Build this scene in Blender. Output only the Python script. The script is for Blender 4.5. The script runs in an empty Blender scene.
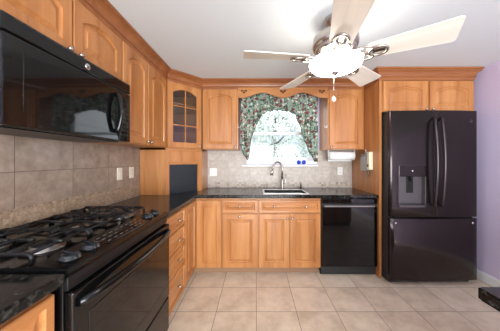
import bpy, bmesh, math, random
from mathutils import Vector, Matrix
R = random.Random(7)
PI = math.pi
sc = bpy.context.scene
col = sc.collection

# ------------------------------------------------------------------ camera
FPX = 205.0
CH = 1.30
cam_d = bpy.data.cameras.new('camera')
cam_d.sensor_fit = 'HORIZONTAL'
cam_d.sensor_width = 36.0
cam_d.lens = 36.0 * FPX / 500.0
cam_d.shift_x = -6.0 / 500.0
cam_d.shift_y = -5.5 / 500.0
cam_d.clip_start = 0.02
cam = bpy.data.objects.new('camera', cam_d)
col.objects.link(cam)
cam.location = (0, 0, CH)
cam.rotation_euler = (PI / 2, 0, 0)
sc.camera = cam

# ------------------------------------------------------------------ world, lights, exposure
w = bpy.data.worlds.new('sky')
sc.world = w
w.use_nodes = True
wn = w.node_tree
bg = wn.nodes['Background']
bg.inputs['Color'].default_value = (0.86, 0.94, 1.0, 1)
bg.inputs['Strength'].default_value = 2.2
vs = sc.view_settings
vs.view_transform = 'Standard'
vs.look = 'None'
vs.gamma = 1.0
vs.use_curve_mapping = False
vs.exposure = 0.72

def area(name, loc, rot, sx, sy, power, colr):
    d = bpy.data.lights.new(name, 'AREA')
    d.shape = 'RECTANGLE'; d.size = sx; d.size_y = sy; d.energy = power; d.color = colr
    o = bpy.data.objects.new(name, d); col.objects.link(o)
    o.location = loc; o.rotation_euler = rot
    return o
# added fill light, shining as daylight through the made-up patio door behind the camera
area('added_rear_fill', (0.75, -2.95, 1.05), (PI / 2 + .30, 0, 0), 2.6, 1.9, 165, (0.95, 1.0, 0.98))
BOWL_EMIT = 11.0

# ------------------------------------------------------------------ materials
M = {}
def newmat(name):
    m = bpy.data.materials.new(name); m.use_nodes = True
    nt = m.node_tree
    b = nt.nodes['Principled BSDF']
    M[name] = m
    return m, nt, b
def N(nt, t, **kw):
    n = nt.nodes.new(t)
    for k, v in kw.items():
        setattr(n, k, v)
    return n
def simple(name, c, rough=0.5, metal=0.0, spec=None, coat=0.0):
    m, nt, b = newmat(name)
    b.inputs['Base Color'].default_value = (*c, 1)
    b.inputs['Roughness'].default_value = rough
    b.inputs['Metallic'].default_value = metal
    if spec is not None: b.inputs['Specular IOR Level'].default_value = spec
    if coat: b.inputs['Coat Weight'].default_value = coat
    return m
def ramp(nt, stops):
    r = N(nt, 'ShaderNodeValToRGB')
    cr = r.color_ramp
    while len(cr.elements) < len(stops): cr.elements.new(0.5)
    for e, (p, c) in zip(cr.elements, stops):
        e.position = p; e.color = (*c, 1)
    return r
def wood(name, c1, c2, c3, axis='Z', rough=0.32):
    m, nt, b = newmat(name)
    tc = N(nt, 'ShaderNodeTexCoord')
    oi = N(nt, 'ShaderNodeObjectInfo')
    add = N(nt, 'ShaderNodeVectorMath', operation='ADD')
    mulr = N(nt, 'ShaderNodeMath', operation='MULTIPLY'); mulr.inputs[1].default_value = 37.0
    nt.links.new(oi.outputs['Random'], mulr.inputs[0])
    nt.links.new(tc.outputs['Object'], add.inputs[0]); nt.links.new(mulr.outputs[0], add.inputs[1])
    mp = N(nt, 'ShaderNodeMapping')
    s = [9, 9, 9]; s['XYZ'.index(axis)] = 0.9
    mp.inputs['Scale'].default_value = s
    nt.links.new(add.outputs[0], mp.inputs['Vector'])
    n1 = N(nt, 'ShaderNodeTexNoise'); n1.inputs['Scale'].default_value = 1.2; n1.inputs['Detail'].default_value = 5; n1.inputs['Distortion'].default_value = 0.6
    nt.links.new(mp.outputs[0], n1.inputs['Vector'])
    mp2 = N(nt, 'ShaderNodeMapping')
    s2 = [120, 120, 120]; s2['XYZ'.index(axis)] = 4
    mp2.inputs['Scale'].default_value = s2
    nt.links.new(add.outputs[0], mp2.inputs['Vector'])
    n2 = N(nt, 'ShaderNodeTexNoise'); n2.inputs['Scale'].default_value = 1.0; n2.inputs['Detail'].default_value = 3
    nt.links.new(mp2.outputs[0], n2.inputs['Vector'])
    mix = N(nt, 'ShaderNodeMath', operation='MULTIPLY_ADD')
    mix.inputs[1].default_value = 0.25
    nt.links.new(n2.outputs['Fac'], mix.inputs[0]); nt.links.new(n1.outputs['Fac'], mix.inputs[2])
    r = ramp(nt, [(0.38, c1), (0.62, c2), (0.85, c3)])
    nt.links.new(mix.outputs[0], r.inputs[0])
    nt.links.new(r.outputs[0], b.inputs['Base Color'])
    b.inputs['Roughness'].default_value = rough
    b.inputs['Coat Weight'].default_value = 0.15
    b.inputs['Coat Roughness'].default_value = 0.15
    return m
WC = ((0.33, 0.118, 0.032), (0.46, 0.188, 0.058), (0.55, 0.252, 0.088))
wood('maple_upright', *WC, axis='Z')
wood('maple_across', *WC, axis='X')
wood('maple_crown', (0.22, 0.070, 0.022), (0.29, 0.10, 0.032), (0.36, 0.135, 0.046), axis='X')
wood('blade_wood', (0.76, 0.69, 0.60), (0.84, 0.77, 0.68), (0.88, 0.82, 0.74), axis='X', rough=0.4)
simple('toe_wood', (0.32, 0.18, 0.10), 0.6)
simple('cabinet_inside', (0.42, 0.32, 0.24), 0.6)

simple('ceiling_paint', (0.72, 0.765, 0.80), 0.9)
simple('lavender_paint', (0.66, 0.58, 0.79), 0.85)
simple('white_paint', (0.82, 0.82, 0.83), 0.5)
simple('rear_paint', (0.72, 0.70, 0.66), 0.85)
simple('white_vinyl', (0.85, 0.87, 0.9), 0.35)
simple('ivory_plastic', (0.80, 0.73, 0.60), 0.35)
simple('white_plastic', (0.82, 0.81, 0.78), 0.35)
simple('slot_dark', (0.03, 0.03, 0.03), 0.6)
simple('black_gloss', (0.004, 0.004, 0.0045), 0.05, spec=0.4)
simple('black_enamel', (0.004, 0.004, 0.0045), 0.12, spec=0.4)
simple('black_satin', (0.008, 0.008, 0.009), 0.35, spec=0.3)
simple('cast_iron', (0.008, 0.008, 0.009), 0.4, spec=0.35)
simple('black_matte', (0.02, 0.02, 0.02), 0.7)
simple('knob_black', (0.012, 0.014, 0.017), 0.18)
simple('slate_steel', (0.045, 0.036, 0.036), 0.16, metal=0.85)
simple('slate_handle', (0.07, 0.06, 0.062), 0.28, metal=0.9)
simple('fridge_case', (0.03, 0.03, 0.032), 0.5)
simple('dark_recess', (0.11, 0.10, 0.105), 0.35, metal=0.4)
simple('nickel', (0.50, 0.46, 0.42), 0.25, metal=1.0)
simple('chrome', (0.75, 0.75, 0.76), 0.1, metal=1.0)
simple('steel', (0.80, 0.80, 0.80), 0.45, metal=0.6)
simple('pewter', (0.42, 0.40, 0.38), 0.32, metal=1.0)
simple('dark_bronze', (0.10, 0.085, 0.075), 0.3, metal=0.7)
simple('paper_white', (0.93, 0.93, 0.93), 0.95)
simple('cardboard', (0.45, 0.33, 0.22), 0.9)
simple('blue_glass', (0.01, 0.05, 0.55), 0.12)
simple('marking', (0.35, 0.36, 0.38), 0.5)
simple('dark_glass_door', (0.018, 0.024, 0.026), 0.16)
simple('bark', (0.12, 0.09, 0.07), 0.9)
simple('leaf', (0.42, 0.465, 0.415), 0.7)
simple('leaf_pale', (0.48, 0.52, 0.48), 0.7)
simple('siding', (0.40, 0.46, 0.54), 0.8)
simple('shingle', (0.20, 0.21, 0.24), 0.9)
simple('soil', (0.10, 0.16, 0.05), 0.95)
simple('hole_dark', (0.05, 0.018, 0.008), 0.7)
simple('cream_card', (0.78, 0.70, 0.52), 0.6)

def glass(name, tint=(1, 1, 1), rough=0.0, gl=0.08):
    m = bpy.data.materials.new(name); m.use_nodes = True
    nt = m.node_tree
    for n in list(nt.nodes): nt.nodes.remove(n)
    o = N(nt, 'ShaderNodeOutputMaterial'); mx = N(nt, 'ShaderNodeMixShader')
    t = N(nt, 'ShaderNodeBsdfTransparent'); g = N(nt, 'ShaderNodeBsdfGlossy')
    t.inputs[0].default_value = (*tint, 1); g.inputs['Roughness'].default_value = rough
    mx.inputs[0].default_value = gl
    nt.links.new(t.outputs[0], mx.inputs[1]); nt.links.new(g.outputs[0], mx.inputs[2]); nt.links.new(mx.outputs[0], o.inputs[0])
    M[name] = m
glass('window_glass', gl=0.02)
glass('cabinet_glass', (0.82, 0.82, 0.82), 0.03, 0.07)

m, nt, b = newmat('lamp_glass')
b.inputs['Base Color'].default_value = (1, 0.97, 0.92, 1)
b.inputs['Emission Color'].default_value = (1.0, 0.96, 0.88, 1)
b.inputs['Emission Strength'].default_value = BOWL_EMIT

def tiles(name, axes, size, off, cols, grout, gw=0.004, noise=7.0, rough=0.35, vari=0.12, bump=0.25, spots=None):
    m, nt, b = newmat(name)
    tc = N(nt, 'ShaderNodeTexCoord'); sp = N(nt, 'ShaderNodeSeparateXYZ')
    nt.links.new(tc.outputs['Object'], sp.inputs[0])
    masks = []; cells = []
    for ax, s, o in zip(axes, size, off):
        a = N(nt, 'ShaderNodeMath', operation='SUBTRACT'); a.inputs[1].default_value = o
        nt.links.new(sp.outputs[ax], a.inputs[0])
        d = N(nt, 'ShaderNodeMath', operation='DIVIDE'); d.inputs[1].default_value = s
        nt.links.new(a.outputs[0], d.inputs[0])
        fr = N(nt, 'ShaderNodeMath', operation='FRACT'); nt.links.new(d.outputs[0], fr.inputs[0])
        fl = N(nt, 'ShaderNodeMath', operation='FLOOR'); nt.links.new(d.outputs[0], fl.inputs[0])
        c = N(nt, 'ShaderNodeMath', operation='SUBTRACT'); c.inputs[1].default_value = 0.5
        nt.links.new(fr.outputs[0], c.inputs[0])
        ab = N(nt, 'ShaderNodeMath', operation='ABSOLUTE'); nt.links.new(c.outputs[0], ab.inputs[0])
        g = N(nt, 'ShaderNodeMath', operation='GREATER_THAN'); g.inputs[1].default_value = 0.5 - gw / s / 2
        nt.links.new(ab.outputs[0], g.inputs[0])
        masks.append(g); cells.append(fl)
    mxm = N(nt, 'ShaderNodeMath', operation='MAXIMUM')
    nt.links.new(masks[0].outputs[0], mxm.inputs[0]); nt.links.new(masks[1].outputs[0], mxm.inputs[1])
    cb = N(nt, 'ShaderNodeCombineXYZ')
    nt.links.new(cells[0].outputs[0], cb.inputs[0]); nt.links.new(cells[1].outputs[0], cb.inputs[1])
    wnz = N(nt, 'ShaderNodeTexWhiteNoise'); nt.links.new(cb.outputs[0], wnz.inputs['Vector'])
    ns = N(nt, 'ShaderNodeTexNoise'); ns.inputs['Scale'].default_value = noise; ns.inputs['Detail'].default_value = 6; ns.inputs['Roughness'].default_value = 0.65
    # shift the marbling per tile
    av = N(nt, 'ShaderNodeVectorMath', operation='ADD')
    sv = N(nt, 'ShaderNodeVectorMath', operation='SCALE'); sv.inputs['Scale'].default_value = 3.0
    nt.links.new(wnz.outputs['Color'], sv.inputs[0])
    nt.links.new(tc.outputs['Object'], av.inputs[0]); nt.links.new(sv.outputs[0], av.inputs[1])
    nt.links.new(av.outputs[0], ns.inputs['Vector'])
    ma = N(nt, 'ShaderNodeMath', operation='MULTIPLY_ADD'); ma.inputs[1].default_value = vari
    nt.links.new(wnz.outputs['Value'], ma.inputs[0]); nt.links.new(ns.outputs['Fac'], ma.inputs[2])
    r = ramp(nt, [(0.35, cols[0]), (0.55, cols[1]), (0.75, cols[2])])
    nt.links.new(ma.outputs[0], r.inputs[0])
    mix = N(nt, 'ShaderNodeMix', data_type='RGBA')
    nt.links.new(mxm.outputs[0], mix.inputs['Factor']); nt.links.new(r.outputs[0], mix.inputs['A'])
    mix.inputs['B'].default_value = (*grout, 1)
    nt.links.new(mix.outputs['Result'], b.inputs['Base Color'])
    b.inputs['Roughness'].default_value = rough
    iv = N(nt, 'ShaderNodeMath', operation='MULTIPLY_ADD'); iv.inputs[1].default_value = -1.0
    nt.links.new(mxm.outputs[0], iv.inputs[0]); nt.links.new(ns.outputs['Fac'], iv.inputs[2])
    bp = N(nt, 'ShaderNodeBump'); bp.inputs['Strength'].default_value = bump; bp.inputs['Distance'].default_value = 0.002
    nt.links.new(iv.outputs[0], bp.inputs['Height']); nt.links.new(bp.outputs[0], b.inputs['Normal'])
    return m
tiles('floor_tile', (0, 1), (0.3435, 0.335), (0.003, 1.757), ((0.55, 0.435, 0.325), (0.69, 0.57, 0.445), (0.79, 0.68, 0.55)), (0.22, 0.16, 0.12), gw=0.0045, noise=6, rough=0.30, vari=0.16, bump=0.15)
tiles('splash_tile_large', (1, 2), (0.348, 0.322), (0.044, 0.914), ((0.24, 0.172, 0.125), (0.32, 0.238, 0.18), (0.41, 0.315, 0.245)), (0.13, 0.09, 0.07), gw=0.004, noise=14, rough=0.28, vari=0.10, bump=0.35)
tiles('splash_tile_small', (0, 2), (0.102, 0.102), (0.02, 0.99), ((0.41, 0.345, 0.295), (0.50, 0.43, 0.375), (0.59, 0.52, 0.46)), (0.42, 0.36, 0.31), gw=0.003, noise=16, rough=0.4, vari=0.12, bump=0.2)
tiles('border_mosaic_pale', (0, 2), (0.034, 0.03), (0.0, 0.93), ((0.22, 0.16, 0.12), (0.39, 0.31, 0.25), (0.55, 0.47, 0.40)), (0.44, 0.37, 0.32), gw=0.004, noise=8, rough=0.4, vari=0.45, bump=0.2)
tiles('border_mosaic_tan', (1, 2), (0.028, 0.028), (0.0, 0.914), ((0.17, 0.105, 0.065), (0.33, 0.23, 0.15), (0.48, 0.36, 0.25)), (0.30, 0.21, 0.14), gw=0.0015, noise=60, rough=0.4, vari=0.15, bump=0.4)

m, nt, b = newmat('granite')
tc = N(nt, 'ShaderNodeTexCoord')
v = N(nt, 'ShaderNodeTexVoronoi'); v.inputs['Scale'].default_value = 95
n = N(nt, 'ShaderNodeTexNoise'); n.inputs['Scale'].default_value = 48; n.inputs['Detail'].default_value = 6; n.inputs['Roughness'].default_value = 0.7
nt.links.new(tc.outputs['Object'], v.inputs['Vector']); nt.links.new(tc.outputs['Object'], n.inputs['Vector'])
r1 = ramp(nt, [(0.0, (0.004, 0.004, 0.005)), (0.50, (0.010, 0.011, 0.010)), (0.60, (0.045, 0.045, 0.04)), (0.72, (0.17, 0.16, 0.145))])
nt.links.new(n.outputs['Fac'], r1.inputs[0])
r2 = ramp(nt, [(0.0, (0.35, 0.35, 0.35)), (0.9, (1, 1, 1))])
sepc = N(nt, 'ShaderNodeSeparateColor'); nt.links.new(v.outputs['Color'], sepc.inputs[0])
nt.links.new(sepc.outputs[0], r2.inputs[0])
mx = N(nt, 'ShaderNodeMix', data_type='RGBA', blend_type='MULTIPLY'); mx.inputs['Factor'].default_value = 1
nt.links.new(r1.outputs[0], mx.inputs['A']); nt.links.new(r2.outputs[0], mx.inputs['B'])
nt.links.new(mx.outputs['Result'], b.inputs['Base Color'])
b.inputs['Roughness'].default_value = 0.12
b.inputs['Specular IOR Level'].default_value = 0.35

# flowered curtain cloth
m, nt, b = newmat('floral_cloth')
tc = N(nt, 'ShaderNodeTexCoord')
def vor(scale, seed):
    mp = N(nt, 'ShaderNodeMapping'); mp.inputs['Location'].default_value = (seed, seed * 1.7, seed * .3)
    mp.inputs['Scale'].default_value = (1, 0.4, 1)
    nt.links.new(tc.outputs['Object'], mp.inputs[0])
    nz = N(nt, 'ShaderNodeTexNoise'); nz.inputs['Scale'].default_value = 25
    nt.links.new(mp.outputs[0], nz.inputs['Vector'])
    ad = N(nt, 'ShaderNodeMix', data_type='RGBA', blend_type='LINEAR_LIGHT'); ad.inputs['Factor'].default_value = 0.03
    nt.links.new(mp.outputs[0], ad.inputs['A']); nt.links.new(nz.outputs['Color'], ad.inputs['B'])
    vv = N(nt, 'ShaderNodeTexVoronoi'); vv.inputs['Scale'].default_value = scale
    nt.links.new(ad.outputs['Result'], vv.inputs['Vector'])
    return vv
base = (0.25, 0.33, 0.27)
cur = None
def layer(cur, scale, seed, thr, c, sel):
    vv = vor(scale, seed)
    lt = N(nt, 'ShaderNodeMath', operation='LESS_THAN'); lt.inputs[1].default_value = thr
    nt.links.new(vv.outputs['Distance'], lt.inputs[0])
    s_ = N(nt, 'ShaderNodeSeparateColor'); nt.links.new(vv.outputs['Color'], s_.inputs[0])
    g = N(nt, 'ShaderNodeMath', operation='LESS_THAN'); g.inputs[1].default_value = sel
    nt.links.new(s_.outputs[0], g.inputs[0])
    a = N(nt, 'ShaderNodeMath', operation='MULTIPLY'); nt.links.new(lt.outputs[0], a.inputs[0]); nt.links.new(g.outputs[0], a.inputs[1])
    mm = N(nt, 'ShaderNodeMix', data_type='RGBA')
    nt.links.new(a.outputs[0], mm.inputs['Factor'])
    if cur is None: mm.inputs['A'].default_value = (*base, 1)
    else: nt.links.new(cur.outputs['Result'], mm.inputs['A'])
    mm.inputs['B'].default_value = (*c, 1)
    return mm
cur = layer(cur, 30, 1.3, 0.48, (0.09, 0.15, 0.10), 0.75)
cur = layer(cur, 33, 4.1, 0.42, (0.02, 0.04, 0.035), 0.55)
cur = layer(cur, 25, 7.7, 0.36, (0.66, 0.64, 0.56), 0.45)
cur = layer(cur, 20, 2.9, 0.42, (0.16, 0.03, 0.035), 0.45)
cur = layer(cur, 38, 9.1, 0.28, (0.50, 0.27, 0.25), 0.35)
nt.links.new(cur.outputs['Result'], b.inputs['Base Color'])
b.inputs['Roughness'].default_value = 0.9
simple('cloth_edge', (0.02, 0.05, 0.04), 0.9)

# ------------------------------------------------------------------ mesh helpers
def B(): return bmesh.new()
def box(bm, x0, x1, y0, y1, z0, z1, bev=0.0, seg=2, mat=None):
    t = bmesh.new()
    bmesh.ops.create_cube(t, size=1.0)
    for v in t.verts:
        v.co = Vector(((x0 + x1) / 2 + v.co.x * (x1 - x0), (y0 + y1) / 2 + v.co.y * (y1 - y0), (z0 + z1) / 2 + v.co.z * (z1 - z0)))
    if bev > 0:
        bmesh.ops.bevel(t, geom=list(t.edges), offset=bev, segments=seg, affect='EDGES', profile=0.5)
    merge(bm, t, mat)
def merge(bm, t, mat=None):
    if mat is not None:
        bmesh.ops.transform(t, matrix=mat, verts=t.verts)
    me = bpy.data.meshes.new('tmp'); t.to_mesh(me); t.free()
    bm.from_mesh(me); bpy.data.meshes.remove(me)
def lathe(bm, prof, seg=24, mat=None, cap=True):
    t = bmesh.new()
    rings = []
    for (r, z) in prof:
        if r < 1e-6:
            rings.append([t.verts.new((0, 0, z))])
        else:
            rings.append([t.verts.new((r * math.cos(2 * PI * i / seg), r * math.sin(2 * PI * i / seg), z)) for i in range(seg)])
    for a, b_ in zip(rings, rings[1:]):
        for i in range(seg):
            j = (i + 1) % seg
            if len(a) == 1 and len(b_) == 1: continue
            if len(a) == 1: f = t.faces.new((a[0], b_[i], b_[j]))
            elif len(b_) == 1: f = t.faces.new((a[i], b_[0], a[j]))
            else: f = t.faces.new((a[i], b_[i], b_[j], a[j]))
            f.smooth = True
    if cap:
        for rr in (rings[0], rings[-1]):
            if len(rr) > 2: t.faces.new(rr)
    bmesh.ops.recalc_face_normals(t, faces=t.faces)
    merge(bm, t, mat)
def tube(bm, pts, rad, seg=10, closed=False, mat=None):
    pts = [Vector(p) for p in pts]
    n = len(pts)
    t = bmesh.new()
    rings = []
    prev = None
    for i, p in enumerate(pts):
        if closed: d = (pts[(i + 1) % n] - pts[i - 1]).normalized()
        elif i == 0: d = (pts[1] - p).normalized()
        elif i == n - 1: d = (p - pts[i - 1]).normalized()
        else: d = ((pts[i + 1] - p).normalized() + (p - pts[i - 1]).normalized()).normalized()
        if prev is None:
            u = d.orthogonal().normalized()
        else:
            u = (prev - d * prev.dot(d)).normalized()
        prev = u
        v_ = d.cross(u)
        r = rad[i] if isinstance(rad, (list, tuple)) else rad
        rings.append([t.verts.new(p + (u * math.cos(2 * PI * k / seg) + v_ * math.sin(2 * PI * k / seg)) * r) for k in range(seg)])
    rng = range(n) if closed else range(n - 1)
    for i in rng:
        a, b_ = rings[i], rings[(i + 1) % n]
        for k in range(seg):
            f = t.faces.new((a[k], a[(k + 1) % seg], b_[(k + 1) % seg], b_[k])); f.smooth = True
    if not closed:
        t.faces.new(rings[0]); t.faces.new(rings[-1])
    bmesh.ops.recalc_face_normals(t, faces=t.faces)
    merge(bm, t, mat)
def prism(bm, poly, z0, z1, bev=0.0):
    t = bmesh.new()
    f = t.faces.new([t.verts.new((x, y, z0)) for x, y in poly])
    r = bmesh.ops.extrude_face_region(t, geom=[f])
    for e in r['geom']:
        if isinstance(e, bmesh.types.BMVert): e.co.z = z1
    bmesh.ops.recalc_face_normals(t, faces=t.faces)
    if bev: bmesh.ops.bevel(t, geom=list(t.edges), offset=bev, segments=2, affect='EDGES')
    merge(bm, t)
def cells(bm, xs, ys, keep, z0, z1):
    """slab made of the kept cells of a grid (in x and y), closed all round"""
    t = bmesh.new()
    vt = {}
    def V(i, j, z):
        k = (i, j, z)
        if k not in vt: vt[k] = t.verts.new((xs[i], ys[j], z))
        return vt[k]
    nx, ny = len(xs) - 1, len(ys) - 1
    K = lambda i, j: 0 <= i < nx and 0 <= j < ny and keep(i, j)
    for i in range(nx):
        for j in range(ny):
            if not K(i, j): continue
            t.faces.new((V(i, j, z1), V(i + 1, j, z1), V(i + 1, j + 1, z1), V(i, j + 1, z1)))
            t.faces.new((V(i, j, z0), V(i, j + 1, z0), V(i + 1, j + 1, z0), V(i + 1, j, z0)))
            for (di, dj, a, b_) in ((-1, 0, (i, j + 1), (i, j)), (1, 0, (i + 1, j), (i + 1, j + 1)), (0, -1, (i, j), (i + 1, j)), (0, 1, (i + 1, j + 1), (i, j + 1))):
                if not K(i + di, j + dj):
                    t.faces.new((V(*a, z0), V(*b_, z0), V(*b_, z1), V(*a, z1)))
    bmesh.ops.recalc_face_normals(t, faces=t.faces)
    merge(bm, t)

def mesh_of(name, bm):
    me = bpy.data.meshes.new(name)
    bm.to_mesh(me); bm.free()
    return me
def obj(name, bm, mat, parent=None, loc=(0, 0, 0), rot=(0, 0, 0)):
    me = bm if isinstance(bm, bpy.types.Mesh) else mesh_of(name, bm)
    if not me.materials: me.materials.append(M[mat])
    o = bpy.data.objects.new(name, me)
    col.objects.link(o)
    o.parent = parent
    o.location = loc; o.rotation_euler = rot
    return o
def tag(o, label, cat, group=None):
    o['label'] = label; o['category'] = cat
    if group: o['group'] = group
    return o
def thing(name, label, cat, loc=(0, 0, 0), rotz=0.0, group=None):
    o = bpy.data.objects.new(name, None); col.objects.link(o)
    o.empty_display_size = 0.05
    o.location = loc; o.rotation_euler = (0, 0, rotz)
    return tag(o, label, cat, group)
def struct(name, bm, mat, parent=None):
    o = obj(name, bm, mat, parent)
    if parent is None: o['kind'] = 'structure'
    return o

# ------------------------------------------------------------------ room shell
XL, XR, YB, YR, ZC = -1.29, 2.45, 2.90, -2.6, 2.30
bm = B(); box(bm, XL - .1, XR + .1, YR - .1, YB + .1, -.12, 0); struct('floor', bm, 'floor_tile')
bm = B(); box(bm, XL - .1, XR + .1, YR - .1, YB + .1, ZC, ZC + .1); struct('ceiling', bm, 'ceiling_paint')
bm = B(); box(bm, XL - .1, XL, YR - .1, YB + .1, 0, ZC); wl = struct('wall_left', bm, 'lavender_paint')
bm = B(); box(bm, XR, XR + .1, YR - .1, YB + .1, 0, ZC); wr = struct('wall_right', bm, 'lavender_paint')
WX0, WX1, WZ0, WZ1 = -.10, .83, 1.29, 2.10
def wall_with_hole(y0, y1, hx0, hx1, hz0, hz1):
    t = B(); xs = [XL, hx0, hx1, XR]; zs = [0, hz0, hz1, ZC]
    cells(t, xs, zs, lambda i, j: not (i == 1 and j == 1), 0, 1)
    for v in t.verts:
        x, z, k = v.co; v.co = (x, y0 + (y1 - y0) * k, z)
    bmesh.ops.recalc_face_normals(t, faces=t.faces)
    return t
wb = struct('wall_back', wall_with_hole(YB, YB + .1, WX0, WX1, WZ0, WZ1), 'lavender_paint')
PX0, PX1, PZ1 = -.65, 2.15, 2.05
wrr = struct('wall_rear', wall_with_hole(YR - .1, YR, PX0, PX1, 0.02, PZ1), 'rear_paint')
# wide glazed patio door, added in the unseen rear wall to let fill light in
d1 = bpy.data.objects.new('added_door_1', None); col.objects.link(d1); d1['kind'] = 'structure'
d1.location = (0, YR - .05, 0)
bm = B()
box(bm, PX0, PX0 + .05, -.03, .03, .02, PZ1); box(bm, PX1 - .05, PX1, -.03, .03, .02, PZ1)
box(bm, PX0, PX1, -.03, .03, PZ1 - .05, PZ1); box(bm, PX0, PX1, -.03, .03, .02, .07)
box(bm, .72, .78, -.03, .03, .05, PZ1 - .02)
obj('added_door_frame', bm, 'white_vinyl', d1)
bm = B(); box(bm, PX0 + .05, .72, -.004, .004, .07, PZ1 - .05); obj('added_door_glass', bm, 'window_glass', d1)
bm = B(); box(bm, .78, PX1 - .05, -.004, .004, .07, PZ1 - .05); obj('added_door_glass', bm, 'window_glass', d1)

# tile backsplashes (part of the walls)
bm = B(); box(bm, XL, XL + .008, -.9, 2.262, 1.04, 1.45); obj('tile_backsplash', bm, 'splash_tile_large', wl)
bm = B(); box(bm, XL, XL + .010, -.9, 2.262, .915, 1.04); obj('tile_border', bm, 'border_mosaic_tan', wl)
bm = B(); cells(bm, [-.675, -.135, .865, 1.354], [.99, 1.232, 1.45], lambda i, j: not (i == 1 and j == 1), 0, 1)
for v in bm.verts:
    x, z, k = v.co; v.co = (x, YB - .008 + .008 * k, z)
bmesh.ops.recalc_face_normals(bm, faces=bm.faces)
obj('tile_backsplash', bm, 'splash_tile_small', wb)
bm = B(); box(bm, -.675, 1.354, YB - .010, YB, .915, .99); obj('tile_border', bm, 'border_mosaic_pale', wb)

# baseboard on the right wall
bm = B()
t = bmesh.new()
prof = [(0, 0), (-.014, 0), (-.014, .075), (-.010, .085), (-.006, .092), (0, .092)]
a = [t.verts.new((XR + x, YR, z)) for x, z in prof]; c = [t.verts.new((XR + x, YB, z)) for x, z in prof]
for i in range(len(prof)):
    j = (i + 1) % len(prof); t.faces.new((a[i], a[j], c[j], c[i]))
t.faces.new(a); t.faces.new(c); bmesh.ops.recalc_face_normals(t, faces=t.faces); merge(bm, t)
struct('baseboard_right', bm, 'white_paint')

# window over the sink
w1 = bpy.data.objects.new('window_1', None); col.objects.link(w1); w1['kind'] = 'structure'
w1.location = (0, YB, 0)
bm = B()
for (x0, x1, z0, z1) in ((WX0 - .03, WX0 + .012, WZ0 - .045, WZ1 + .03), (WX1 - .012, WX1 + .03, WZ0 - .045, WZ1 + .03), (WX0 + .012, WX1 - .012, WZ1 - .012, WZ1 + .03), (WX0 + .012, WX1 - .012, WZ0 - .045, WZ0 + .005)):
    box(bm, x0, x1, -.022, .06, z0, z1, .003)
obj('window_frame', bm, 'white_vinyl', w1)
def sash(z0, z1, y):
    bm = B()
    x0, x1 = WX0 + .012, WX1 - .012
    for q in ((x0, x0 + .035, z0, z1), (x1 - .035, x1, z0, z1), (x0 + .035, x1 - .035, z0, z0 + .04), (x0 + .035, x1 - .035, z1 - .04, z1)):
        box(bm, q[0], q[1], y, y + .03, q[2], q[3], .003)
    s = obj('window_sash', bm, 'white_vinyl', w1)
    bm = B(); box(bm, x0 + .035, x1 - .035, y + .012, y + .016, z0 + .04, z1 - .04)
    obj('window_pane', bm, 'window_glass', s)
sash(WZ0 + .006, 1.695, 0.0)
sash(1.66, WZ1 - .014, .032)
bm = B(); box(bm, WX0 - .10, WX1 + .035, -.062, .0, 1.208, 1.237, .004); obj('window_sill', bm, 'white_paint', w1)

# ------------------------------------------------------------------ cabinetry helpers
def door_mesh(w_, h, arch=0.0, stile=.058, t_=.02, glassdoor=False, rail=None):
    """raised-panel door: x 0..w, z 0..h, front at y=-t; panel top may be arched"""
    t = bmesh.new()
    rail = rail or stile
    na = 14
    def loop(ins, y, ar):
        sx = stile + ins; sz = rail + ins
        pts = [(sx, sz), (w_ - sx, sz)]
        top = h - sz
        for i in range(na + 1):
            u = 1 - i / na
            x = sx + (w_ - 2 * sx) * u
            pts.append((x, top - ar * (2 * u - 1) ** 2))
        return [t.verts.new((x, y, z)) for x, z in pts]
    def outer(e, y):
        pts = [(e, e), (w_ - e, e)] + [(e + (w_ - 2 * e) * (1 - i / na), h - e) for i in range(na + 1)]
        return [t.verts.new((x, y, z)) for x, z in pts]
    L = [outer(0, 0), outer(0, -t_ + .004), outer(.004, -t_), loop(0, -t_, arch), loop(.004, -t_ + .010, arch)]
    if not glassdoor:
        L += [loop(.009, -t_ + .013, arch), loop(.014, -t_ + .013, arch), loop(.034, -t_ + .003, arch), loop(.036, -t_ + .0005, arch)]
    else:
        L += [loop(.003, 0, arch)]
    for a, b_ in zip(L, L[1:]):
        n = len(a)
        for i in range(n):
            j = (i + 1) % n
            t.faces.new((a[i], a[j], b_[j], b_[i]))
    if not glassdoor:
        t.faces.new(L[-1]); t.faces.new(L[0])
    else:
        a, b_ = L[-1], L[0]
        for i in range(len(a)):
            j = (i + 1) % len(a); t.faces.new((a[i], a[j], b_[j], b_[i]))
    bmesh.ops.recalc_face_normals(t, faces=t.faces)
    return t
def make_knob():
    bm = B()
    lathe(bm, [(.0, 0), (.006, 0), (.005, .008), (.0055, .012), (.013, .016), (.0145, .021), (.011, .027), (0, .029)], 16, Matrix.Rotation(PI / 2, 4, 'X'))
    return mesh_of('knob', bm)
KNOB = make_knob(); KNOB.materials.append(M['nickel'])
def add_door(cab, x0, x1, z0, z1, y=0.0, arch=0.0, knobs=(), kind='door', mat='maple_upright', stile=.058, rail=None):
    d = obj(kind, door_mesh(x1 - x0, z1 - z0, arch, stile=stile, rail=rail), mat, cab, (x0, y - .001, z0))
    for kx, kz in knobs:
        k = bpy.data.objects.new('knob', KNOB); col.objects.link(k); k.parent = d; k.location = (kx - x0, -.0195, kz - z0)
    return d
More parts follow.
